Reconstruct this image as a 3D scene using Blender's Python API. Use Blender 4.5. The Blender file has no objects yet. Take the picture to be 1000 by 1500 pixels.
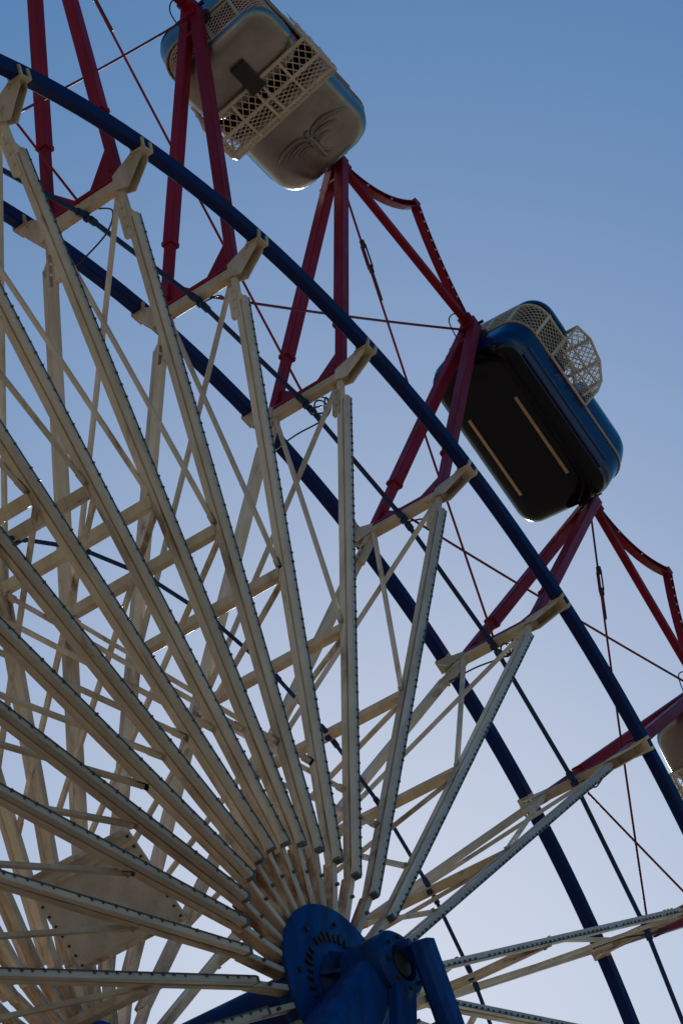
import bpy, bmesh, math, random
from mathutils import Vector, Matrix
from mathutils.bvhtree import BVHTree
random.seed(11)
sc = bpy.context.scene
COL = sc.collection
HZ = 14.85                                   # hub height above the ground

# ------------------------------------------------------------------ camera
cd = bpy.data.cameras.new('camera')
cam = bpy.data.objects.new('camera', cd)
COL.objects.link(cam)
RW = ((0.6166879307, -0.5696768089, -0.5432902811),
      (-0.7872077211, -0.4462771427, -0.4256062920),
      (0.0, 0.6901485676, -0.7236677101))
M = Matrix(RW).to_4x4()
M.translation = (-13.8884, -12.0678, -13.2434 + HZ)
cam.matrix_world = M
cd.sensor_fit = 'HORIZONTAL'
cd.sensor_width = 36.0
cd.lens = 4223.87 / 1000 * 36.0
cd.clip_start = 0.5
cd.clip_end = 6000
sc.camera = cam

# ------------------------------------------------------------------ sun and sky
def pixel_dir(px, py):
    d = Vector(((px - 500) / 4223.87, -(py - 750) / 4223.87, -1))
    return (Matrix(RW) @ d).normalized()
sdir = pixel_dir(575, 1410)                   # low behind the hub
EL = math.asin(sdir.z)
AZ = math.atan2(sdir.x, sdir.y)
w = bpy.data.worlds.new('World')
sc.world = w
w.use_nodes = True
nt = w.node_tree
bg = nt.nodes['Background']
sky = nt.nodes.new('ShaderNodeTexSky')
sky.sky_type = 'NISHITA'
sky.sun_disc = False
sky.sun_elevation = EL
sky.sun_rotation = AZ
sky.altitude = 0
sky.air_density = 1.75
sky.dust_density = 0.45
sky.ozone_density = 3.5
hs = nt.nodes.new('ShaderNodeHueSaturation')
hs.inputs['Saturation'].default_value = 1.48
nt.links.new(sky.outputs[0], hs.inputs['Color'])
nt.links.new(hs.outputs[0], bg.inputs[0])
bg.inputs[1].default_value = 0.0785
sd = bpy.data.lights.new('sun', 'SUN')
sd.energy = 3.6
sd.angle = math.radians(0.53)
sd.color = (1.0, 0.94, 0.86)
so = bpy.data.objects.new('sun', sd)
so.rotation_euler = sdir.to_track_quat('Z', 'Y').to_euler()
so.location = (0, 0, 40)
COL.objects.link(so)
vs = sc.view_settings
vs.view_transform = 'Standard'
vs.look = 'None'
vs.exposure = 0.0
vs.gamma = 1.0
vs.use_curve_mapping = False

# ------------------------------------------------------------------ materials
def nodes_of(name):
    m = bpy.data.materials.new(name)
    m.use_nodes = True
    return m, m.node_tree, m.node_tree.nodes['Principled BSDF']

def coords(t):
    """object coordinates shifted per object, so that copies do not repeat one pattern"""
    tc = t.nodes.new('ShaderNodeTexCoord')
    oi = t.nodes.new('ShaderNodeObjectInfo')
    sc_ = t.nodes.new('ShaderNodeVectorMath'); sc_.operation = 'SCALE'
    sc_.inputs[0].default_value = (37.0, 91.0, 53.0)
    t.links.new(oi.outputs['Random'], sc_.inputs['Scale'])
    ad = t.nodes.new('ShaderNodeVectorMath'); ad.operation = 'ADD'
    t.links.new(tc.outputs['Object'], ad.inputs[0])
    t.links.new(sc_.outputs[0], ad.inputs[1])
    return ad.outputs[0]

def noise(t, vec, scale, detail=5, rough=0.6, stretch=None):
    n = t.nodes.new('ShaderNodeTexNoise')
    n.inputs['Scale'].default_value = scale
    n.inputs['Detail'].default_value = detail
    n.inputs['Roughness'].default_value = rough
    if stretch:
        mp = t.nodes.new('ShaderNodeMapping')
        mp.inputs['Scale'].default_value = stretch
        t.links.new(vec, mp.inputs[0]); vec = mp.outputs[0]
    t.links.new(vec, n.inputs['Vector'])
    return n.outputs['Fac']

def ramp(t, fac, a, b):
    r = t.nodes.new('ShaderNodeMapRange')
    r.inputs['From Min'].default_value = a
    r.inputs['From Max'].default_value = b
    t.links.new(fac, r.inputs['Value'])
    return r.outputs['Result']

def mix(t, fac, a, b):
    m = t.nodes.new('ShaderNodeMix'); m.data_type = 'RGBA'
    t.links.new(fac, m.inputs[0])
    for s, i in ((a, 6), (b, 7)):
        if hasattr(s, 'links'): t.links.new(s, m.inputs[i])
        else: m.inputs[i].default_value = (*s, 1)
    return m.outputs[2]

def paint(name, base, worn, rough=0.45, rust=None, rust_at=(0.62, 0.72), metallic=0.0, coat=0.0,
          streak=(1, 1, 0.25), dirt=(0.35, 0.75), bump=0.15, dirt_scale=6, spec=0.5, hubrust=False):
    m, t, b = nodes_of(name)
    v = coords(t)
    f = ramp(t, noise(t, v, dirt_scale, 6, 0.65, streak), *dirt)
    c = mix(t, f, base, worn)
    fine = ramp(t, noise(t, v, 60, 3, 0.7), 0.62, 0.75)
    c = mix(t, fine, c, tuple(x * 0.72 for x in worn))
    if rust:
        fr = ramp(t, noise(t, v, 3.2, 7, 0.68, (1, 1, 0.45)), *rust_at)
        c = mix(t, fr, c, rust)
    oi = t.nodes.new('ShaderNodeObjectInfo'); vr = t.nodes.new('ShaderNodeMapRange')   # each piece weathered a little differently
    vr.inputs['To Min'].default_value = 0.80; vr.inputs['To Max'].default_value = 1.12
    t.links.new(oi.outputs['Random'], vr.inputs['Value'])
    vm = t.nodes.new('ShaderNodeVectorMath'); vm.operation = 'SCALE'
    t.links.new(c, vm.inputs[0]); t.links.new(vr.outputs[0], vm.inputs['Scale']); c = vm.outputs[0]
    if hubrust:                                   # rust gathers towards the hub end of the beams
        tc = t.nodes.new('ShaderNodeTexCoord'); sx = t.nodes.new('ShaderNodeSeparateXYZ')
        t.links.new(tc.outputs['Object'], sx.inputs[0])
        near = ramp(t, sx.outputs['Z'], 3.4, 1.0)
        dz = t.nodes.new('ShaderNodeMath'); dz.operation = 'SUBTRACT'; dz.inputs[1].default_value = 4.15
        t.links.new(sx.outputs['Z'], dz.inputs[0])
        az = t.nodes.new('ShaderNodeMath'); az.operation = 'ABSOLUTE'; t.links.new(dz.outputs[0], az.inputs[0])
        mx = t.nodes.new('ShaderNodeMath'); mx.operation = 'MAXIMUM'
        t.links.new(near, mx.inputs[0]); t.links.new(ramp(t, az.outputs[0], 0.55, 0.1), mx.inputs[1]); near = mx.outputs[0]
        mm = t.nodes.new('ShaderNodeMath'); mm.operation = 'MULTIPLY'
        t.links.new(near, mm.inputs[0]); t.links.new(ramp(t, noise(t, v, 4.5, 6, 0.7, (1, 1, 0.3)), 0.42, 0.62), mm.inputs[1])
        c = mix(t, mm.outputs[0], c, (0.17, 0.085, 0.04))
    t.links.new(c, b.inputs['Base Color'])
    rr = t.nodes.new('ShaderNodeMapRange')
    rr.inputs['To Min'].default_value = max(rough - 0.08, 0.03)
    rr.inputs['To Max'].default_value = min(rough + 0.18, 1)
    t.links.new(f, rr.inputs['Value'])
    t.links.new(rr.outputs[0], b.inputs['Roughness'])
    b.inputs['Metallic'].default_value = metallic
    b.inputs['Specular IOR Level'].default_value = spec
    b.inputs['Coat Weight'].default_value = coat
    b.inputs['Coat Roughness'].default_value = 0.08
    if bump:
        bp = t.nodes.new('ShaderNodeBump')
        bp.inputs['Strength'].default_value = bump
        bp.inputs['Distance'].default_value = 0.004
        t.links.new(noise(t, v, 35, 4, 0.6), bp.inputs['Height'])
        t.links.new(bp.outputs[0], b.inputs['Normal'])
    return m

MT = {}
MT['cream'] = paint('cream_paint', (0.64, 0.54, 0.43), (0.41, 0.315, 0.225), 0.5, (0.15, 0.065, 0.03), (0.60, 0.72), hubrust=True)
MT['tan'] = paint('tan_paint', (0.56, 0.47, 0.34), (0.38, 0.29, 0.19), 0.5, (0.15, 0.07, 0.03), (0.62, 0.74))
MT['white'] = paint('white_track', (0.56, 0.52, 0.46), (0.36, 0.315, 0.26), 0.45, (0.17, 0.085, 0.04), (0.62, 0.74))
MT['rusty'] = paint('rusty_white_paint', (0.56, 0.46, 0.35), (0.36, 0.24, 0.15), 0.6, (0.11, 0.042, 0.018), (0.45, 0.60))
MT['red'] = paint('red_paint', (0.25, 0.006, 0.026), (0.16, 0.006, 0.018), 0.45, (0.10, 0.03, 0.02), (0.66, 0.78), spec=0.18)
MT['rod'] = paint('red_rod_paint', (0.22, 0.012, 0.02), (0.13, 0.012, 0.014), 0.6, bump=0, spec=0.3)
MT['navy'] = paint('navy_paint', (0.001, 0.013, 0.11), (0.010, 0.020, 0.07), 0.5, (0.05, 0.03, 0.03), (0.68, 0.80), spec=0.12)
MT['blue'] = paint('blue_frame_paint', (0.001, 0.047, 0.23), (0.002, 0.024, 0.11), 0.45, (0.02, 0.014, 0.02), (0.56, 0.70), dirt=(0.42, 0.66), spec=0.15)
MT['cable'] = paint('blue_cable', (0.006, 0.03, 0.13), (0.015, 0.03, 0.07), 0.6, bump=0, spec=0.3)
MT['carblue'] = paint('blue_gloss_shell', (0.001, 0.017, 0.11), (0.001, 0.012, 0.07), 0.22, coat=0.45, spec=0.25, bump=0.02, streak=(1, 1, 1), dirt=(0.45, 0.8))
MT['carsilver'] = paint('silver_shell', (0.31, 0.29, 0.27), (0.22, 0.20, 0.185), 0.33, metallic=0.85, coat=0.08, bump=0.02, streak=(1, 1, 1), dirt_scale=3)
MT['black'] = paint('black_gloss_paint', (0.002, 0.003, 0.010), (0.005, 0.006, 0.010), 0.14, coat=0.0, bump=0.06, spec=0.22)
MT['dark'] = paint('black_grease_steel', (0.012, 0.012, 0.013), (0.03, 0.025, 0.022), 0.55)
MT['mesh'] = paint('cream_mesh_wire', (0.62, 0.55, 0.46), (0.42, 0.35, 0.27), 0.5, bump=0)
MT['strip'] = paint('tan_wear_strip', (0.52, 0.38, 0.24), (0.36, 0.25, 0.16), 0.5)
MT['seat'] = paint('red_vinyl', (0.42, 0.02, 0.025), (0.3, 0.015, 0.02), 0.5)
MT['plate'] = paint('grey_sheet', (0.52, 0.50, 0.47), (0.34, 0.325, 0.305), 0.6, (0.12, 0.09, 0.06), (0.68, 0.76), streak=(1, 1, 1))
MT['wire'] = paint('black_wire', (0.012, 0.015, 0.02), (0.03, 0.035, 0.04), 0.5, bump=0)
m, t, b = nodes_of('bulb_glass')
b.inputs['Base Color'].default_value = (0.72, 0.70, 0.66, 1); b.inputs['Roughness'].default_value = 0.12
MT['bulb'] = m
m, t, b = nodes_of('dark_bulb_cap')
b.inputs['Base Color'].default_value = (0.07, 0.065, 0.06, 1); b.inputs['Roughness'].default_value = 0.3
MT['cap'] = m

# ------------------------------------------------------------------ mesh helpers
def rect(w_, h_, c=0.0):
    a, b_ = w_ / 2, h_ / 2
    if c <= 0: return [(-a, -b_), (a, -b_), (a, b_), (-a, b_)]
    return [(-a + c, -b_), (a - c, -b_), (a, -b_ + c), (a, b_ - c), (a - c, b_), (-a + c, b_), (-a, b_ - c), (-a, -b_ + c)]

def circ(r, n=8):
    return [(r * math.cos(2 * math.pi * i / n), r * math.sin(2 * math.pi * i / n)) for i in range(n)]

def sweep(bm, pts, prof, up=(0, 1, 0), closed=False, scales=None):
    """profile (u, v): u along 'up' as near as can be, v across"""
    pts = [Vector(p) for p in pts]; n = len(pts); rings = []
    for i, p in enumerate(pts):
        if closed: d = pts[(i + 1) % n] - pts[i - 1]
        else: d = pts[min(i + 1, n - 1)] - pts[max(i - 1, 0)]
        d.normalize()
        u = Vector(up); u = u - d * u.dot(d)
        if u.length < 1e-4: u = d.orthogonal()
        u.normalize(); v = d.cross(u)
        s = scales[i] if scales else 1
        rings.append([bm.verts.new(p + u * (a * s) + v * (b_ * s)) for a, b_ in prof])
    m_ = len(prof)
    for i in range(n if closed else n - 1):
        r0, r1 = rings[i], rings[(i + 1) % n]
        for j in range(m_):
            bm.faces.new((r0[j], r0[(j + 1) % m_], r1[(j + 1) % m_], r1[j]))
    if not closed:
        bm.faces.new(rings[0][::-1]); bm.faces.new(rings[-1])

def box(bm, c, s, mat=None):
    vs_ = []
    for dx in (-.5, .5):
        for dy in (-.5, .5):
            for dz in (-.5, .5):
                p = Vector((dx * s[0], dy * s[1], dz * s[2]))
                if mat is not None: p = mat @ p
                vs_.append(bm.verts.new(Vector(c) + p))
    for f in ((0, 1, 3, 2), (4, 6, 7, 5), (0, 4, 5, 1), (2, 3, 7, 6), (0, 2, 6, 4), (1, 5, 7, 3)):
        bm.faces.new([vs_[i] for i in f])

def prism(bm, poly, d):
    """extrude a closed 3-D polygon by the vector d"""
    a = [bm.verts.new(Vector(p)) for p in poly]
    b_ = [bm.verts.new(Vector(p) + Vector(d)) for p in poly]
    n = len(a)
    bm.faces.new(a[::-1]); bm.faces.new(b_)
    for i in range(n): bm.faces.new((a[i], a[(i + 1) % n], b_[(i + 1) % n], b_[i]))

def cyl(bm, p0, p1, r, n=16): sweep(bm, [p0, p1], circ(r, n), up=(0.3, 0.2, 1))

def mesh(name, bm, mat, smooth=False, angle=35):
    bmesh.ops.recalc_face_normals(bm, faces=bm.faces)
    me = bpy.data.meshes.new(name)
    bm.to_mesh(me); bm.free()
    me.materials.append(MT[mat])
    if smooth:
        me.polygons.foreach_set('use_smooth', [True] * len(me.polygons))
        me.set_sharp_from_angle(angle=math.radians(angle))
    return me

def obj(name, me, parent=None, rot=None, loc=None, kind=None, label=None):
    o = bpy.data.objects.new(name, me)
    COL.objects.link(o)
    if parent: o.parent = parent
    if rot is not None: o.rotation_euler = rot
    if loc is not None: o.location = loc
    if kind: o['kind'] = kind
    if label: o['label'] = label
    return o

def thing(name, label, cat, loc, group=None):
    o = obj(name, None, loc=loc, label=label); o['category'] = cat
    if group: o['group'] = group
    return o

# ------------------------------------------------------------------ ground
bm = bmesh.new()
box(bm, (0, 0, -0.5), (4000, 4000, 1.0))
m, t, b = nodes_of('ground_gravel')
v = coords(t)
c = mix(t, ramp(t, noise(t, v, 0.15, 6), 0.35, 0.65), (0.31, 0.23, 0.155), (0.225, 0.168, 0.115))
c = mix(t, ramp(t, noise(t, v, 9, 4), 0.45, 0.7), c, (0.08, 0.065, 0.05))
t.links.new(c, b.inputs['Base Color']); b.inputs['Roughness'].default_value = 0.9
MT['ground'] = m
g = obj('ground', mesh('ground', bm, 'ground'), kind='structure')

# ------------------------------------------------------------------ the wheel
NST = 32
D = math.radians(11.25)
T0 = 2.0482451655531304
RA, RR, WR, WS, HH, RH, RC, RS = 13.0, 8.809, 0.736, 0.469, 1.191, 1.175, 8.517, 4.43
def ang(k): return T0 - k * D
def rotk(k): return (0, math.pi / 2 - ang(k), 0)
def P(k, r, y): return Vector((r * math.cos(ang(k)), y, r * math.sin(ang(k))))
def yspoke(r): return HH + (WS - HH) * (r - RH) / (RC - RH)

wheel = thing('ferris_wheel', 'tall ride wheel of cream light-strip spokes with blue rims and red outer frames', 'ferris wheel', (0, 0, HZ))

# station-local meshes: z radial, y axle, x clockwise tangent
SM = {}
def station_mesh(key, fn, mat, smooth=False):
    bm_ = bmesh.new(); fn(bm_); SM[key] = mesh(key, bm_, mat, smooth)

def spoke_pts(s, r0, r1, off=0.0): return [(0, s * (yspoke(r0) + off), r0), (0, s * (yspoke(r1) + off), r1)]
def f_spoke(s):
    def fn(bm_):
        sweep(bm_, spoke_pts(s, RH - 0.02, RC + 0.02, -0.034), rect(0.064 if s < 0 else 0.085, 0.060 if s < 0 else 0.075, 0.006))      # post
        sweep(bm_, spoke_pts(s, RH + 0.02, RC - 0.42, 0.006), rect(0.026, 0.020))              # web in the seam
        # tapering shoulder where the channel ends
        prism(bm_, [(-0.025, s * (yspoke(RC - 0.30) - 0.004), RC - 0.30), (-0.025, s * (yspoke(RC - 0.44) - 0.004), RC - 0.44), (-0.025, s * (yspoke(RC - 0.44) + 0.065), RC - 0.44)], (0.05, 0, 0))
    return fn
def f_channel(s):
    def fn(bm_):
        sweep(bm_, spoke_pts(s, RH + 0.03, RC - 0.42, 0.042), rect(0.056, 0.052, 0.004))
    return fn
def f_bulbs(s):
    def fn(bm_):
        sweep(bm_, [(0.028, s * (yspoke(RH + 0.03) + 0.071), RH + 0.03), (0.028, s * (yspoke(RC - 0.42) + 0.071), RC - 0.42)], rect(0.010, 0.012))   # dark lip
        r = RH + 0.12
        while r < RC - 0.45:
            y = s * (yspoke(r) + 0.070)
            if random.random() > 0.07:
                h = random.uniform(0.010, 0.020)
                box(bm_, (0.017 + random.uniform(-.002, .002), y + s * h / 2, r + random.uniform(-.012, .012)), (0.022, h, random.uniform(0.012, 0.018)))
            r += 0.115
        box(bm_, (0, s * (yspoke(RH + 0.02) + 0.042), RH + 0.02), (0.06, 0.062, 0.03))   # dark end cap
        for q in (0.98,): cyl(bm_, (0, s * 1.18, q), (0, s * 1.225, q), 0.015, 6)
    return fn
for s, nm in ((-1, 'near'), (1, 'far')):
    station_mesh('spoke_' + nm, f_spoke(s), 'cream')
    station_mesh('channel_' + nm, f_channel(s), 'white' if s < 0 else 'cream')
    for q in range(4): station_mesh('bulbs_%s%d' % (nm, q), f_bulbs(s), 'cap')
    station_mesh('finger_' + nm, lambda b_, s=s: sweep(b_, [(0, s * 1.165, 0.45), (0, s * 1.205, RH + 0.25)], rect(0.022, 0.046, 0.003)), 'white')
    station_mesh('finger_back_' + nm, lambda b_, s=s: sweep(b_, [(0, s * 1.095, 0.45), (0, s * (yspoke(RH) - 0.040), RH + 0.02)], rect(0.10, 0.056, 0.005)), 'rusty' if s < 0 else 'cream')
    def hinge(b_, s=s):
        r0 = RC - 0.62
        sweep(b_, spoke_pts(s, r0, r0 + 0.42, -0.100), rect(0.062, 0.05, 0.006))
        sweep(b_, spoke_pts(s, r0 - 0.05, r0 + 0.36, -0.05), rect(0.05, 0.075))
        for q in (0.08, 0.2, 0.32): cyl(b_, (-0.06, s * (yspoke(r0 + q) - 0.06), r0 + q), (0.06, s * (yspoke(r0 + q) - 0.06), r0 + q), 0.014, 6)
    station_mesh('hinge_' + nm, hinge, 'cream')
    def bracket(b_, s=s):
        for x0 in (-0.058, 0.046):          # two cheeks
            prism(b_, [(x0, s * 0.40, RC - 0.07), (x0, s * 0.56, RC - 0.12), (x0, s * (WR + 0.02), RR - 0.16), (x0, s * (WR + 0.02), RR - 0.062), (x0, s * 0.66, RR - 0.062), (x0, s * 0.40, RC + 0.10)], (0.012, 0, 0))
        prism(b_, [(-0.046, s * 0.41, RC + 0.095), (-0.046, s * 0.655, RR - 0.065), (-0.046, s * 0.655, RR - 0.08), (-0.046, s * 0.41, RC + 0.08)], (0.092, 0, 0))
    station_mesh('bracket_' + nm, bracket, 'cream')
    def clamp(b_, s=s):
        box(b_, (0, s * WR, RR - 0.09), (0.15, 0.15, 0.02))
        for dx in (-0.06, 0.06):
            box(b_, (dx, s * (WR + 0.066), RR - 0.03), (0.035, 0.02, 0.10))
            box(b_, (dx, s * (WR - 0.066), RR - 0.03), (0.035, 0.02, 0.10))
            cyl(b_, (dx, s * (WR - 0.088), RR - 0.08), (dx, s * (WR - 0.088), RR - 0.14), 0.014, 6)
    station_mesh('clamp_' + nm, clamp, 'tan')
    # red A-frame leg: wide upper tube over a narrower foot
    foot = Vector((0, s * 0.43, RC + 0.10)); top = Vector((0, s * 0.055, RA - 0.04))
    br = foot.lerp(top, 0.20)
    def leg(b_, foot=foot, top=top, br=br):
        sweep(b_, [br, top], rect(0.125, 0.125, 0.012), up=(0, 1, 0))
        sweep(b_, [br + (foot - top).normalized() * 0.012, br + (top - foot).normalized() * 0.03], rect(0.138, 0.138, 0.01))
    station_mesh('leg_' + nm, leg, 'red')
    station_mesh('foot_' + nm, lambda b_, foot=foot, br=br, top=top: sweep(b_, [foot, br + (top - foot).normalized() * 0.02], rect(0.095, 0.095, 0.008)), 'red')
    def gusset(b_, s=s):
        h = 0.42 if s < 0 else 0.30
        prism(b_, [(-0.012, s * 0.46, RC + 0.10), (-0.012, s * 0.02, RC + 0.10), (-0.012, s * 0.10, RC + 0.155), (-0.012, s * 0.35, RC + 0.10 + h)], (0.024, 0, 0))
        cyl(b_, (-0.05, s * 0.37, RC + 0.22), (0.05, s * 0.37, RC + 0.22), 0.02, 8)
    station_mesh('gusset_' + nm, gusset, 'red')
station_mesh('crossbar', lambda b_: sweep(b_, [(0, -0.50, RC), (0, 0.50, RC)], rect(0.115, 0.10, 0.008), up=(0, 0, 1)), 'tan')
station_mesh('sill', lambda b_: sweep(b_, [(0, -0.44, RC + 0.083), (0, 0.46, RC + 0.083)], rect(0.045, 0.115), up=(0, 0, 1)), 'red')
def f_apex(b_):
    box(b_, (0, 0, RA - 0.06), (0.17, 0.17, 0.26))
    box(b_, (0, 0, RA - 0.21), (0.11, 0.24, 0.06))
    sweep(b_, [(-0.15, 0, RA), (0.15, 0, RA)], circ(0.085, 14))
station_mesh('apex', f_apex, 'red', True)
def f_pivot(b_):
    cyl(b_, (0.14, 0, RA), (0.24, 0, RA), 0.055, 12)
    sweep(b_, [(-0.20, 0, RA), (-0.14, 0, RA)], circ(0.06, 6))
    box(b_, (0.03, -0.10, RA + 0.05), (0.03, 0.09, 0.03)); box(b_, (-0.06, 0.02, RA + 0.10), (0.16, 0.02, 0.02))
station_mesh('pivot', f_pivot, 'dark')
station_mesh('collar', lambda b_: (sweep(b_, [(0, 0.17, RA - 0.52), (0, -0.13, RA - 0.42)], rect(0.05, 0.11)), cyl(b_, (0, 0.13, RA - 0.56), (0, 0.13, RA - 0.44), 0.03, 8)), 'red')
ws = yspoke(RS) - 0.05
station_mesh('strut', lambda b_: sweep(b_, [(0, -ws, RS), (0, ws, RS)], rect(0.105, 0.085, 0.006), up=(0, 0, 1)), 'tan')
wi = yspoke(2.15) - 0.05
station_mesh('inner_strut', lambda b_: sweep(b_, [(0, -wi, 2.15), (0, wi, 2.15)], rect(0.14, 0.06), up=(0, 0, 1)), 'cream')
def rodmesh(key, y0, r0, y1, r1, x):
    def fn(b_):
        sweep(b_, [(x, y0, r0), (x, y1, r1)], rect(0.038, 0.038), up=(1, 0, 0))
        for (ya, ra, yb, rb) in ((y0, r0, y1, r1), (y1, r1, y0, r0)):       # flattened lugs with a bolt
            d = Vector((0, yb - ya, rb - ra)).normalized(); a = Vector((x, ya, ra))
            sweep(b_, [a - d * 0.03, a + d * 0.12], rect(0.016, 0.062), up=(1, 0, 0))
            cyl(b_, a + Vector((-0.035, 0, 0)) + d * 0.02, a + Vector((0.035, 0, 0)) + d * 0.02, 0.016, 6)
    station_mesh(key, fn, 'cream')
rodmesh('rod_a', -(WS - 0.10), RC - 0.10, ws, RS + 0.06, 0.022)
rodmesh('rod_b', (WS - 0.10), RC - 0.10, -ws, RS + 0.06, -0.022)
rodmesh('rod_c', -ws, RS - 0.06, wi, 2.25, 0.022)
rodmesh('rod_d', ws, RS - 0.06, -wi, 2.25, -0.022)

for k in range(-12, 20):
    rk = rotk(k)
    for nm in ('near', 'far'):
        sp = obj('spoke', SM['spoke_' + nm], wheel, rk)
        ch = obj('light_channel', SM['channel_' + nm], sp)
        if nm == 'near': obj('bulb_row', SM['bulbs_%s%d' % (nm, random.randrange(4))], sp, kind='stuff')
        obj('hinge_plate', SM['hinge_' + nm], sp)
        hf = obj('hub_finger', SM['finger_' + nm], wheel, rk)
        obj('finger_web', SM['finger_back_' + nm], hf)
        bk = obj('rim_bracket', SM['bracket_' + nm], wheel, rk)
        obj('rim_clamp', SM['clamp_' + nm], bk)
        lg = obj('frame_leg', SM['leg_' + nm], wheel, rk)
        obj('leg_foot', SM['foot_' + nm], lg)
        obj('gusset', SM['gusset_' + nm], lg)
    obj('crossbar', SM['crossbar'], wheel, rk)
    obj('frame_sill', SM['sill'], wheel, rk)
    ap = obj('frame_apex', SM['apex'], wheel, rk)
    pv = obj('pivot_shaft', SM['pivot'], ap)
    obj('apex_collar', SM['collar'], ap)
    if k % 2:                                             # gondola on the anticlockwise side
        pv.matrix_basis = Matrix.Scale(-1, 4, (1, 0, 0))
    obj('cross_strut', SM['strut'], wheel, rk)
    if k <= -8 or k >= 12: obj('inner_strut', SM['inner_strut'], wheel, rk)
    for rn in ('rod_a', 'rod_b', 'rod_c', 'rod_d'):
        obj('brace_rod', SM[rn], wheel, rk)

# rims, in one rolled section each, with joint sleeves
for s in (-1, 1):
    bm = bmesh.new()
    pts = [P(i / 6, RR, s * WR) for i in range(NST * 6)]
    sweep(bm, pts, rect(0.115, 0.160, 0.014), closed=True)
    rim = obj('rim', mesh('rim', bm, 'navy'), wheel)
# cable rings tying the crossbars and struts together at mid width
bm = bmesh.new()
c0, c1 = Vector((0, 0, RC - 0.09)), Vector((RC * 0 + 2 * (RC - 0.09) * math.sin(D / 2), 0, 0))
def chord_mesh(key, r, rad, sag, lug):
    bm_ = bmesh.new()
    a = P(0, r, 0); b_ = P(1, r, 0); th = math.pi / 2 - ang(0)
    R_ = Matrix.Rotation(-th, 3, 'Y'); a, b_ = R_ @ a, R_ @ b_
    pts_ = []
    for i in range(7):
        q = i / 6; p = a.lerp(b_, q); pts_.append(p - p.normalized() * (sag * 4 * q * (1 - q)))
    sweep(bm_, pts_, circ(rad, 8), up=(0, 1, 0))
    if lug:
        d = (b_ - a).normalized()
        sweep(bm_, [a + d * 0.05, a + d * 0.13], circ(rad * 1.45, 8)); sweep(bm_, [b_ - d * 0.13, b_ - d * 0.05], circ(rad * 1.45, 8))
        box(bm_, a, (0.05, 0.05, 0.11))
    SM[key] = mesh(key, bm_, 'cable', True)
chord_mesh('ring_outer', RC - 0.095, 0.026, 0.0, True)
chord_mesh('ring_inner', RS - 0.02, 0.019, 0.0, True)
for k in range(-12, 20):
    obj('ring_cable', SM['ring_outer'], wheel, rotk(k))
    obj('ring_cable', SM['ring_inner'], wheel, rotk(k))

# outer ties between odd apex k and k+1: straight strut, bent light bow, long crossed rods
def local(k, v): return Matrix.Rotation(-(math.pi / 2 - ang(k)), 3, 'Y') @ v
A_, B_ = local(1, P(1, RA, 0)), local(1, P(2, RA, 0))
dch = (B_ - A_).normalized(); out = ((A_ + B_) / 2).normalized()
bm = bmesh.new(); sweep(bm, [A_ + dch * 0.13, B_ - dch * 0.13], rect(0.085, 0.085, 0.008)); SM['tie'] = mesh('tie', bm, 'red')
peak = A_.lerp(B_, 0.5) + out * 1.0
def arm_pts(e, sgn):
    s0 = e + dch * sgn * 0.14 + out * 0.02; pts_ = []
    for i in range(13):
        q = i / 12
        p = s0.lerp(peak, q) - (out * 0.85 - dch * sgn * 0.5) * ((0.15 if sgn > 0 else 0.07) * 4 * q * (1 - q))
        pts_.append(p)
    return pts_
bm = bmesh.new(); bb = bmesh.new()
for e, sg in ((A_, 1), (B_, -1)):
    ap_ = arm_pts(e, sg)
    sweep(bm, ap_, [(-.045, -.042), (.045, -.042), (.045, -.03), (-.033, -.03), (-.033, .03), (.045, .03), (.045, .042), (-.045, .042)], up=(0, -1, 0))
    for i in (range(2, 12) if sg < 0 else (3, 7)):
        p = (ap_[i])
        bmesh.ops.create_icosphere(bb, subdivisions=1, radius=0.015, matrix=Matrix.Translation(p + Vector((0, -0.038, 0))))
box(bm, peak, (0.10, 0.09, 0.10))
SM['bow'] = mesh('bow', bm, 'red'); SM['bowb'] = mesh('bowb', bb, 'bulb', True)
def tie_rod(key, k, kk):
    a = local(k, P(k, RA - 0.10, 0)); b_ = local(k, P(kk, RC + 0.02, 0.02)); d = (b_ - a).normalized()
    bm_ = bmesh.new(); n = 14
    L = (b_ - a).length
    pts_ = [a + d * (L * i / n) + Vector((0, 0, -0.05 * 4 * (i / n) * (1 - i / n))) for i in range(n + 1)]
    sweep(bm_, pts_, circ(0.014, 6)); SM[key] = mesh(key, bm_, 'rod', True)
    bm_ = bmesh.new(); q = a + d * 1.05
    for o_ in (-0.028, 0.028): sweep(bm_, [q + Vector((0, o_, 0)), q + d * 0.30 + Vector((0, o_, 0))], circ(0.011, 6))
    sweep(bm_, [q - d * 0.06, q + d * 0.03], circ(0.03, 8)); sweep(bm_, [q + d * 0.27, q + d * 0.36], circ(0.03, 8))
    sweep(bm_, [q + d * 0.36, q + d * 0.72], circ(0.02, 8))
    SM[key + '_tb'] = mesh(key, bm_, 'dark', True)
tie_rod('rod_fwd', 1, 3); tie_rod('rod_back', 2, 0)
for k in range(-11, 21):
    if k % 2:
        obj('tie_strut', SM['tie'], wheel, rotk(k))
        bw = obj('light_bow', SM['bow'], wheel, rotk(k)); obj('bulb_row', SM['bowb'], bw, kind='stuff')
    key = 'rod_fwd' if k % 2 else 'rod_back'
    r_ = obj('tie_rod', SM[key], wheel, rotk(k))
    if k % 2: obj('turnbuckle', SM[key + '_tb'], r_)

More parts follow.
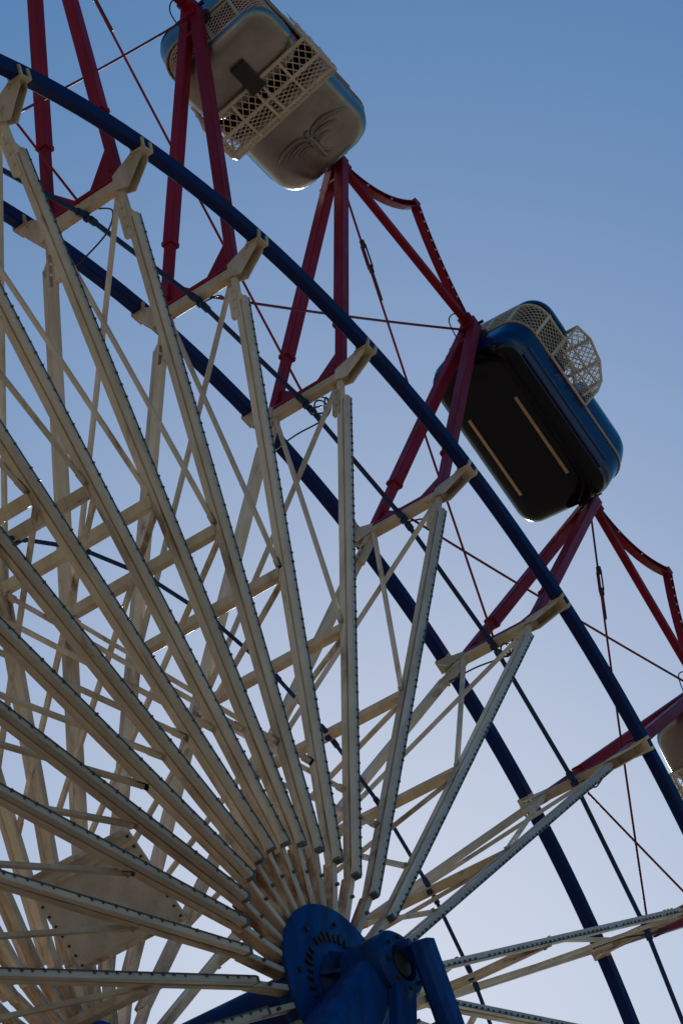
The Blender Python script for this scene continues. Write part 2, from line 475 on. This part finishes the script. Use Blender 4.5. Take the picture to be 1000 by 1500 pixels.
# hanging wire loops by the crossbars and at the apexes
def wire(k, pts, r=0.009):
    pts = [Vector(p) for p in pts]
    out_ = []
    for i in range(len(pts) - 1):                         # Catmull-Rom through the points
        p0, p1, p2, p3 = pts[max(i - 1, 0)], pts[i], pts[i + 1], pts[min(i + 2, len(pts) - 1)]
        for j in range(6):
            q = j / 6
            out_.append(0.5 * ((2 * p1) + (p2 - p0) * q + (2 * p0 - 5 * p1 + 4 * p2 - p3) * q * q + (3 * p1 - p0 - 3 * p2 + p3) * q ** 3))
    out_.append(pts[-1])
    bm_ = bmesh.new(); sweep(bm_, out_, circ(r, 6), up=(0.2, 1, 0.1))
    obj('loose_wire', mesh('loose_wire', bm_, 'wire', True), wheel, rotk(k))
for k in range(-4, 9):
    a = random.uniform(-.05, .05)
    wire(k, [(0.06, -0.10 + a, RC - .02), (0.12, -0.22, RC - 0.10), (0.10, -0.16 + a, RC - 0.34 + a), (0.02, 0.10, RC - 0.52), (0.0, 0.40, RC - 0.62)] if k % 2 else
         [(0.06, 0.02 + a, RC - .05), (0.14, -0.12, RC + 0.02), (0.12, -0.24, RC - 0.12), (0.05, -0.38, RC - 0.16)])
    if k % 2 == 0:
        wire(k, [(-0.08, 0.02, RA + 0.06), (-0.24, 0.06, RA - 0.02), (-0.26, 0.08, RA - 0.24), (-0.05, 0.08, RA - 0.36)], 0.008)
for k in (3, 5, 6):
    pts = []
    for i in range(22):
        q = i / 21 * math.pi * 5
        pts.append((0.07 + 0.05 * math.sin(q * 1.3), -0.06 - 0.07 * math.cos(q) - i * 0.008, RC - 0.16 + 0.09 * math.sin(q) - i * 0.004))
    wire(k, pts, 0.009)

# hub: flange discs, bolt ring, drum between them
def lathe_y(bm_, prof, n=48):
    rings = [[bm_.verts.new((r * math.cos(2 * math.pi * i / n), y, r * math.sin(2 * math.pi * i / n))) for i in range(n)] for y, r in prof]
    for a, b_ in zip(rings, rings[1:]):
        for i in range(n): bm_.faces.new((a[i], a[(i + 1) % n], b_[(i + 1) % n], b_[i]))
    bm_.faces.new(rings[0]); bm_.faces.new(rings[-1])
for s in (-1, 1):
    bm = bmesh.new(); lathe_y(bm, [(s * 1.05, 0.66), (s * 1.18, 0.66), (s * 1.18, 0.71), (s * 1.21, 0.71), (s * 1.215, 0.70)])
    d = obj('hub_disc', mesh('hub_disc', bm, 'blue', True), wheel)
    bm = bmesh.new()
    for i in range(40):
        a = 2 * math.pi * i / 40; u = Vector((math.cos(a), 0, math.sin(a)))
        if i % 10 == 7: continue
        sweep(bm, [u * 0.40 + Vector((0, s * 1.222, 0)), u * (0.455 + 0.012 * (i % 3)) + Vector((0, s * 1.222, 0))], rect(0.03, 0.026, 0.006), up=(0, 1, 0))
    for i in range(8):
        a = 2 * math.pi * (i + .3) / 8; p = Vector((0.56 * math.cos(a), 0, 0.56 * math.sin(a)))
        cyl(bm, p + Vector((0, s * 1.21, 0)), p + Vector((0, s * 1.24, 0)), 0.02, 6)
    obj('bolt_ring', mesh('bolt_ring', bm, 'dark'), d, kind='stuff')
bm = bmesh.new(); lathe_y(bm, [(-1.10, 0.31), (1.10, 0.31)]); obj('axle_drum', mesh('axle_drum', bm, 'navy', True), wheel)
# sheet panels closing the bay next to the hub
def panel(k, r0, r1, y0, y1):
    bm_ = bmesh.new()
    box(bm_, (0, (y0 + y1) / 2, (r0 + r1) / 2), (0.02, y1 - y0, r1 - r0))
    p_ = obj('hub_panel', mesh('hub_panel', bm_, 'plate'), wheel, rotk(k))
    for r in (r0 + 0.02, r1 - 0.10, r1):
        bm_ = bmesh.new(); sweep(bm_, [(0.0, y0, r), (0.0, y1, r)], rect(0.035, 0.07), up=(0, 0, 1))
        obj('panel_stiffener', mesh('panel_stiffener', bm_, 'cream'), p_)
    bm_ = bmesh.new()
    for i in range(9):
        for y in (y0 + 0.03, y1 - 0.03): cyl(bm_, (-0.02, y, r0 + (r1 - r0) * (i + .5) / 9), (0.02, y, r0 + (r1 - r0) * (i + .5) / 9), 0.012, 6)
    obj('bolt_row', mesh('bolt_row', bm_, 'dark'), p_, kind='stuff')
panel(-3, 1.05, 1.88, -0.42, 0.64)

# ------------------------------------------------------------------ blue support frame
sup = thing('support_frame', 'blue steel support frame with bearing holding the wheel axle at hub', 'support frame', (0, 0, 0))
for s in (-1, 1):
    bm = bmesh.new()
    lathe_y(bm, [(s * 1.225, 0.30), (s * 1.26, 0.27), (s * 1.30, 0.20), (s * 1.33, 0.21), (s * 1.38, 0.265), (s * 1.74, 0.275), (s * 1.775, 0.245), (s * 1.78, 0.15), (s * 1.72, 0.14), (s * 1.72, 0.10)])
    h = obj('bearing_housing', mesh('bearing_housing', bm, 'blue', True), sup, loc=(0, 0, HZ))
    bm = bmesh.new(); lathe_y(bm, [(s * 1.715, 0.12), (s * 1.77, 0.105), (s * 1.785, 0.05)], 20)
    obj('axle_end', mesh('axle_end', bm, 'dark', True), h)
    for dx in (-1, 1):
        yl = 1.93 if dx > 0 else 1.50
        bm = bmesh.new()
        a = Vector((0.02, s * yl, 0.13)) if dx > 0 else Vector((-0.10, s * yl, -0.08))
        e = Vector((dx * 8.4, s * 2.3, -HZ + 0.02))
        if dx > 0: sweep(bm, [a, e], rect(0.17, 0.20, 0.045), up=(0, 1, 0))
        else:
            f0 = Vector((0.0, s * 1.55, 0.03)); path = [f0, Vector((-0.10, s * 1.54, -0.16)), Vector((-0.28, s * 1.53, -0.48)), Vector((-0.62, s * 1.54, -1.08)), e]
            sup_ = [(0.15 * math.copysign(abs(math.cos(q)) ** 0.6, math.cos(q)), 0.20 * math.copysign(abs(math.sin(q)) ** 0.6, math.sin(q))) for q in [2 * math.pi * i / 24 for i in range(24)]]
            sweep(bm, path, sup_, up=(0, 1, 0), scales=[1.0, 1.0, 1.15, 1.3, 1.3])
        lg = obj('tower_leg', mesh('tower_leg', bm, 'blue', True, 40), sup, loc=(0, 0, HZ))
        bm = bmesh.new(); box(bm, (dx * 8.4, s * 2.3, -HZ + 0.03), (0.9, 0.9, 0.06)); obj('base_plate', mesh('base_plate', bm, 'blue'), lg)
    bm = bmesh.new()       # ribs cast on the bearing
    for q in range(3):
        u = Vector((math.cos(2.3 + q * 0.9), 0, math.sin(2.3 + q * 0.9)))
        prism(bm, [u * 0.19 + Vector((0, s * 1.24, 0)), u * 0.32 + Vector((0, s * 1.24, 0)), u * 0.235 + Vector((0, s * 1.42, 0)), u * 0.19 + Vector((0, s * 1.42, 0))], u.cross(Vector((0, 1, 0))) * 0.03)
    obj('bearing_rib', mesh('bearing_rib', bm, 'blue'), h, kind='stuff')
    bm = bmesh.new(); sweep(bm, [(0.03, s * 1.74, -0.16), (0.07, s * 1.74, -HZ + 1.2)], rect(0.09, 0.24, 0.01), up=(0, 1, 0))
    obj('centre_post', mesh('centre_post', bm, 'blue'), sup, loc=(0, 0, HZ))
    bm = bmesh.new(); sweep(bm, [(0.0, s * 1.70, 0.10), (0.03, s * 1.86, 0.11)], rect(0.20, 0.08, 0.01), up=(1, 0, 0))
    obj('bearing_bracket', mesh('bearing_bracket', bm, 'blue'), sup, loc=(0, 0, HZ))
    bm = bmesh.new()
    for i in range(8):
        q = 2 * math.pi * (i + .5) / 8; p = Vector((0.205 * math.cos(q), 0, 0.205 * math.sin(q)))
        cyl(bm, p + Vector((0, s * 1.76, 0)), p + Vector((0, s * 1.80, 0)), 0.016, 6)
    obj('bolt_ring', mesh('bolt_ring', bm, 'dark'), h, kind='stuff')
    bm = bmesh.new(); sweep(bm, [(-4.1, s * 2.14, -7.3), (4.1, s * 2.14, -7.3)], rect(0.16, 0.16)); obj('tower_tie', mesh('tower_tie', bm, 'blue'), sup, loc=(0, 0, HZ))

# ------------------------------------------------------------------ gondolas
def rrect(a, b_, r, n=7, x0=None):
    """rounded rectangle outline; with x0 the rear is cut straight at x0"""
    pts_ = []
    for cx, cy, st_ in ((a - r, b_ - r, 0), (-a + r, b_ - r, 1), (-a + r, -b_ + r, 2), (a - r, -b_ + r, 3)):
        if x0 is not None and st_ in (1, 2):
            if st_ == 1: pts_ += [(x0, b_), (x0, b_ * 0.34), (x0, -b_ * 0.34), (x0, -b_)]
            continue
        for i in range(n + 1):
            q = math.pi / 2 * (st_ + i / n)
            pts_.append((cx + r * math.cos(q), cy + r * math.sin(q)))
    return pts_
def loft(bm_, levels, cap0=True, cap1=True):
    rings = [[bm_.verts.new((x, y, z)) for x, y in pts_] for z, pts_ in levels]
    n = len(rings[0])
    for a, b_ in zip(rings, rings[1:]):
        for i in range(n): bm_.faces.new((a[i], a[(i + 1) % n], b_[(i + 1) % n], b_[i]))
    if cap0: bm_.faces.new(rings[0][::-1])
    if cap1: bm_.faces.new(rings[-1])
def grid_wires(bm_, fn, nu, nv, r, seg=4):
    """diagonal wire lattice over the surface fn(u, v); nu x nv cells"""
    for d_ in (1, -1):
        for i in range(-nv, nu + 1):
            pts_ = []
            for j in range(nv * 2 + 1):
                v_ = j / (nv * 2); u_ = (i + (v_ * nv if d_ > 0 else nv - v_ * nv)) / nu
                if -1e-6 <= u_ <= 1 + 1e-6: pts_.append(fn(min(max(u_, 0), 1), v_))
            if len(pts_) > 1: sweep(bm_, pts_, circ(r, 4), up=(0.31, 0.52, 0.8))
def bil(a, b_, c, d):
    a, b_, c, d = map(Vector, (a, b_, c, d))
    return lambda u, v: (a.lerp(b_, u)).lerp(d.lerp(c, u), v)

CAR = {}
def car_meshes(shell):
    A, Bw = 1.12, 0.655
    K = {}
    bm_ = bmesh.new()
    loft(bm_, [(z, rrect(A - i, Bw - i, r)) for z, i, r in ((-.59, .24, .10), (-.578, .17, .14), (-.55, .11, .18), (-.505, .062, .22), (-.42, .030, .25), (-.37, .018, .26), (-.35, .006, .265), (-.20, .004, .27), (-.02, 0, .28), (0.0, 0.0, .28), (0.02, .02, .27))], cap1=False)
    K['tub'] = (mesh('tub', bm_, shell, True, 50), None)
    bm_ = bmesh.new()       # recessed-edge under pan, a little proud of the tub
    loft(bm_, [(z, rrect(A - i, Bw - i, r)) for z, i, r in ((-.46, .032, .24), (-.51, .055, .22), (-.555, .10, .19), (-.585, .16, .16), (-.602, .23, .12), (-.608, .33, .08))], cap0=False)
    K['under_pan'] = (mesh('under_pan', bm_, 'black', True), None)
    bm_ = bmesh.new()
    for y in (0,): sweep(bm_, [(-.44, y, -.617), (.64, y, -.617)], rect(0.02, 0.034), up=(0, 0, 1))
    K['skid_strip'] = (mesh('skid_strip', bm_, 'strip'), 'stuff_no')
    bm_ = bmesh.new()
    sweep(bm_, [(x, y, 0.012) for x, y in rrect(A + .004, Bw + .004, .28)], rect(0.028, 0.016), up=(0, 0, 1), closed=True)
    K['belt_trim'] = (mesh('belt_trim', bm_, 'strip'), None)
    bm_ = bmesh.new()
    sweep(bm_, [(-.80, 0, 0), (.80, 0, 0)], [(.030 * math.cos(2 * math.pi * i / 10), .022 * math.sin(2 * math.pi * i / 10)) for i in range(10)], up=(0, 0, 1))
    K['side_rib'] = (mesh('side_rib', bm_, shell, True), None)
    # hood: solid front half
    X0 = 0.03
    bm_ = bmesh.new()
    loft(bm_, [(z, rrect(A - i, Bw - i, r, x0=X0 - zz)) for z, i, r, zz in ((.022, .004, .28, -.0), (.20, .015, .28, .0), (.33, .035, .29, .0), (.41, .07, .29, .0), (.46, .13, .28, .0), (.485, .20, .24, .0), (.50, .31, .16, .0))], cap0=False)
    K['hood'] = (mesh('hood', bm_, shell, True, 60), None)
    # roof over the rear half
    bm_ = bmesh.new()
    def sh(pts_): return [(x - 0.715, y) for x, y in pts_]
    loft(bm_, [(z, sh(rrect(.39 - i, .655 - i, r))) for z, i, r in ((.56, .015, .25), (.555, .0, .26), (.60, .0, .26), (.66, .02, .25), (.70, .06, .23), (.725, .13, .20), (.735, .24, .12))])
    K['roof'] = (mesh('roof', bm_, shell, True, 50), None)
    # mesh band between tub and roof round the rear
    out_ = [(x, y) for x, y in rrect(A - .03, Bw - .03, .26) ]
    rear = [p_ for p_ in out_ if p_[0] < -0.4]            # left side top -> rear -> other side, in order
    rear = [(-.46, Bw - .03)] + rear + [(-.46, -Bw + .03)]
    cum = [0]
    for a, b_ in zip(rear, rear[1:]): cum.append(cum[-1] + math.dist(a, b_))
    def along(u):
        s_ = u * cum[-1]
        for i in range(len(rear) - 1):
            if s_ <= cum[i + 1] + 1e-9:
                q = (s_ - cum[i]) / max(cum[i + 1] - cum[i], 1e-9)
                return rear[i][0] + (rear[i + 1][0] - rear[i][0]) * q, rear[i][1] + (rear[i + 1][1] - rear[i][1]) * q
        return rear[-1]
    bm_ = bmesh.new()
    grid_wires(bm_, lambda u, v: Vector((*along(u), .02 + v * .54)), 32, 7, 0.0052)
    K['window_mesh'] = (mesh('window_mesh', bm_, 'mesh'), 'stuff')
    bm_ = bmesh.new()
    for u in (0.02, .16, .34, .5, .66, .84, .98):
        x, y = along(u); sweep(bm_, [(x, y, .02), (x, y, .57)], rect(0.035, 0.035), up=(1, 0, 0))
    for z in (.05, .53): sweep(bm_, [(*along(i / 40), z) for i in range(41)], rect(0.045, 0.025), up=(0, 0, 1))
    K['window_frame'] = (mesh('window_frame', bm_, 'mesh'), None)
    # bulging windscreen cage across the middle
    prof = [(.18, .32), (.15, .52), (-.02, .75), (-.28, .85), (-.50, .77)]
    Yc = 0.725
    bm_ = bmesh.new(); R_ = circ(0.017, 6)
    side = [(-.52, .0)] + [(.18, .0)] + prof
    for s in (-1, 1):
        y = s * Yc
        sp_ = [(x, y - (s * .05 if z < .05 else 0), z) for x, z in side]
        for a, b_ in zip(sp_, sp_[1:] + sp_[:1]): sweep(bm_, [a, b_], R_, up=(.3, .9, .2))
        for a, b_ in (((-.32, 0), (-.28, .85)), ((-.11, 0), (-.02, .75)), ((.07, 0), (.15, .52)), ((-.51, .40), (.16, .42)), ((-.52, .20), (.18, .20))):
            sweep(bm_, [(a[0], y, a[1]), (b_[0], y, b_[1])], circ(0.012, 6), up=(.3, .9, .2))
    for y in (-.34, -.05, .05, .34):
        for (a, b_) in zip(prof, prof[1:]): sweep(bm_, [(a[0], y, a[1]), (b_[0], y, b_[1])], rect(0.03, 0.045), up=(0, 1, 0))
    for x, z in prof: sweep(bm_, [(x, -Yc, z), (x, Yc, z)], rect(0.045, 0.035, .006), up=(0, 0, 1))
    box(bm_, (.06, 0, .61), (.20, .17, .05), Matrix.Rotation(0.85, 3, 'Y'))
    K['windscreen_cage'] = (mesh('windscreen_cage', bm_, 'mesh'), None)
    bm_ = bmesh.new()
    for i, (a, b_) in enumerate(zip(prof, prof[1:])):
        n_ = (2, 3, 4, 2)[i]
        grid_wires(bm_, bil((a[0], -Yc, a[1]), (a[0], Yc, a[1]), (b_[0], Yc, b_[1]), (b_[0], -Yc, b_[1])), 16, n_, 0.0062)
    for s in (-1, 1):
        y = s * Yc
        grid_wires(bm_, bil((-.52, y, 0), (.18, y, 0), (.16, y, .42), (-.51, y, .40)), 13, 7, 0.0028)
        grid_wires(bm_, bil((-.51, y, .40), (.16, y, .42), (-.02, y, .75), (-.50, y, .77)), 12, 6, 0.0028)
    K['cage_mesh'] = (mesh('cage_mesh', bm_, 'mesh'), 'stuff')
    # seat, harness, latch block
    bm_ = bmesh.new()
    sweep(bm_, [(-.42, -.55, -.22), (-.42, .55, -.22)], rect(.16, .52, .04), up=(0, 0, 1))
    sweep(bm_, [(-.90, -.58, .16), (-.90, .58, .16)], rect(.80, .16, .04), up=(0.10, 0, 1))
    for s in (-1, 1): sweep(bm_, [(-.80, s * .59, .16), (-.25, s * .59, .16)], rect(.34, .06, .02), up=(0, 0, 1))
    K['seat'] = (mesh('seat', bm_, 'seat' if shell == 'carsilver' else 'dark'), None)
    bm_ = bmesh.new()
    loft(bm_, [(z, rrect(A - i, Bw - i, r)) for z, i, r in ((.015, .045, .25), (-.20, .05, .25), (-.42, .07, .22), (-.52, .14, .16))], cap0=False)
    loft(bm_, [(.545, sh(rrect(.36, .62, .24))), (.55, sh(rrect(.36, .62, .24)))])
    K['interior_liner'] = (mesh('interior_liner', bm_, 'dark', True), None)
    bm_ = bmesh.new(); sweep(bm_, [(-.78, 0, .765), (-.42, 0, .80)], rect(.07, .19, .015), up=(0, 0, 1)); K['latch_block'] = (mesh('latch_block', bm_, 'dark'), None)
    bm_ = bmesh.new()
    cyl(bm_, (1.08, 0, 0), (1.15, 0, 0), .13, 14); cyl(bm_, (1.10, 0, 0), (1.25, 0, 0), .06, 12)
    K['pivot_boss'] = (mesh('pivot_boss', bm_, 'dark'), None)
    # eagle relief on the hood, laid onto its surface
    hb = bmesh.new(); hb.from_mesh(K['hood'][0]); bvh = BVHTree.FromBMesh(hb)
    def on(x, y):
        h_ = bvh.ray_cast(Vector((x, y, 2)), Vector((0, 0, -1)))
        return h_[0] if h_[0] else Vector((x, y, .2))
    bm_ = bmesh.new()
    def stroke(pts_, r0, r1):
        q_ = []
        for i in range(len(pts_) - 1):
            p0, p1, p2, p3 = [Vector(pts_[j]) for j in (max(i - 1, 0), i, i + 1, min(i + 2, len(pts_) - 1))]
            for j in range(5):
                f = j / 5; q_.append(.5 * ((2 * p1) + (p2 - p0) * f + (2 * p0 - 5 * p1 + 4 * p2 - p3) * f * f + (3 * p1 - p0 - 3 * p2 + p3) * f ** 3))
        q_.append(Vector(pts_[-1]))
        n_ = len(q_)
        sweep(bm_, [on(p_.x, p_.y) for p_ in q_], circ(1, 8), up=(0, 0, 1), scales=[1.5 * r0 * (math.sin(math.pi * (0.08 + 0.84 * i / (n_ - 1)))) + r1 for i in range(n_)])
    for s in (-1, 1):
        stroke([(.60, 0.00 * s), (.525, .06 * s), (.49, .15 * s), (.49, .27 * s), (.53, .40 * s), (.60, .52 * s)], .020, .005)
        stroke([(.64, 0.03 * s), (.58, .08 * s), (.56, .16 * s), (.575, .26 * s), (.62, .36 * s)], .015, .004)
        stroke([(.68, 0.03 * s), (.64, .09 * s), (.635, .16 * s), (.66, .23 * s)], .012, .004)
        stroke([(.76, 0.02 * s), (.82, .06 * s), (.86, .11 * s)], .012, .004)
    stroke([(.53, 0), (.62, 0), (.74, 0), (.86, 0)], .026, .006)
    stroke([(.49, .05), (.50, .01), (.55, 0)], .018, .008)
    K['eagle_emblem'] = (mesh('eagle_emblem', bm_, shell, True, 80), None)
    return K
def gondola(k, roll, shell, label):
    if shell not in CAR: CAR[shell] = car_meshes(shell)
    K = CAR[shell]
    mid = (P(k, RA, 0) + P(k + 1, RA, 0)) / 2
    r_ = mid.normalized(); T = (P(k + 1, RA, 0) - P(k, RA, 0)).normalized()
    lat = r_.cross(T)                                     # up x forward = left
    Rm = Matrix((T, lat, r_)).transposed() @ Matrix.Rotation(roll, 3, 'X')
    o = thing('gondola', label, 'gondola', (0, 0, 0), 'gondolas hung round the wheel')
    o.matrix_world = Matrix.Translation(mid + Vector((0, 0, HZ))) @ Rm.to_4x4()
    H = {}
    for nm in ('tub', 'under_pan', 'belt_trim', 'hood', 'roof', 'window_frame', 'windscreen_cage', 'seat', 'interior_liner', 'latch_block', 'pivot_boss'):
        H[nm] = obj(nm, K[nm][0], o)
    obj('pivot_boss', K['pivot_boss'][0], o, rot=(0, 0, math.pi))
    for y in (-.35, .35): obj('skid_strip', K['skid_strip'][0], H['under_pan'], loc=(0, y, 0))
    for y_ in (-1, 1):
        obj('side_rib', K['side_rib'][0], H['tub'], loc=(0, y_ * .636, -.40)); obj('side_rib', K['side_rib'][0], H['tub'], loc=(0, y_ * .648, -.26))
    obj('window_mesh', K['window_mesh'][0], H['window_frame'], kind='stuff')
    obj('cage_mesh', K['cage_mesh'][0], H['windscreen_cage'], kind='stuff')
    obj('eagle_emblem', K['eagle_emblem'][0], H['hood'])
    return o
gondola(2, math.radians(160), 'carsilver', 'silver gondola tipped over at the top, eagle relief on its hood and cream mesh windows')
gondola(4, math.radians(11), 'carblue', 'glossy blue gondola with black underside and two tan strips')
gondola(6, math.radians(168), 'carsilver', 'silver gondola cut off by the right edge beside the blue rim')
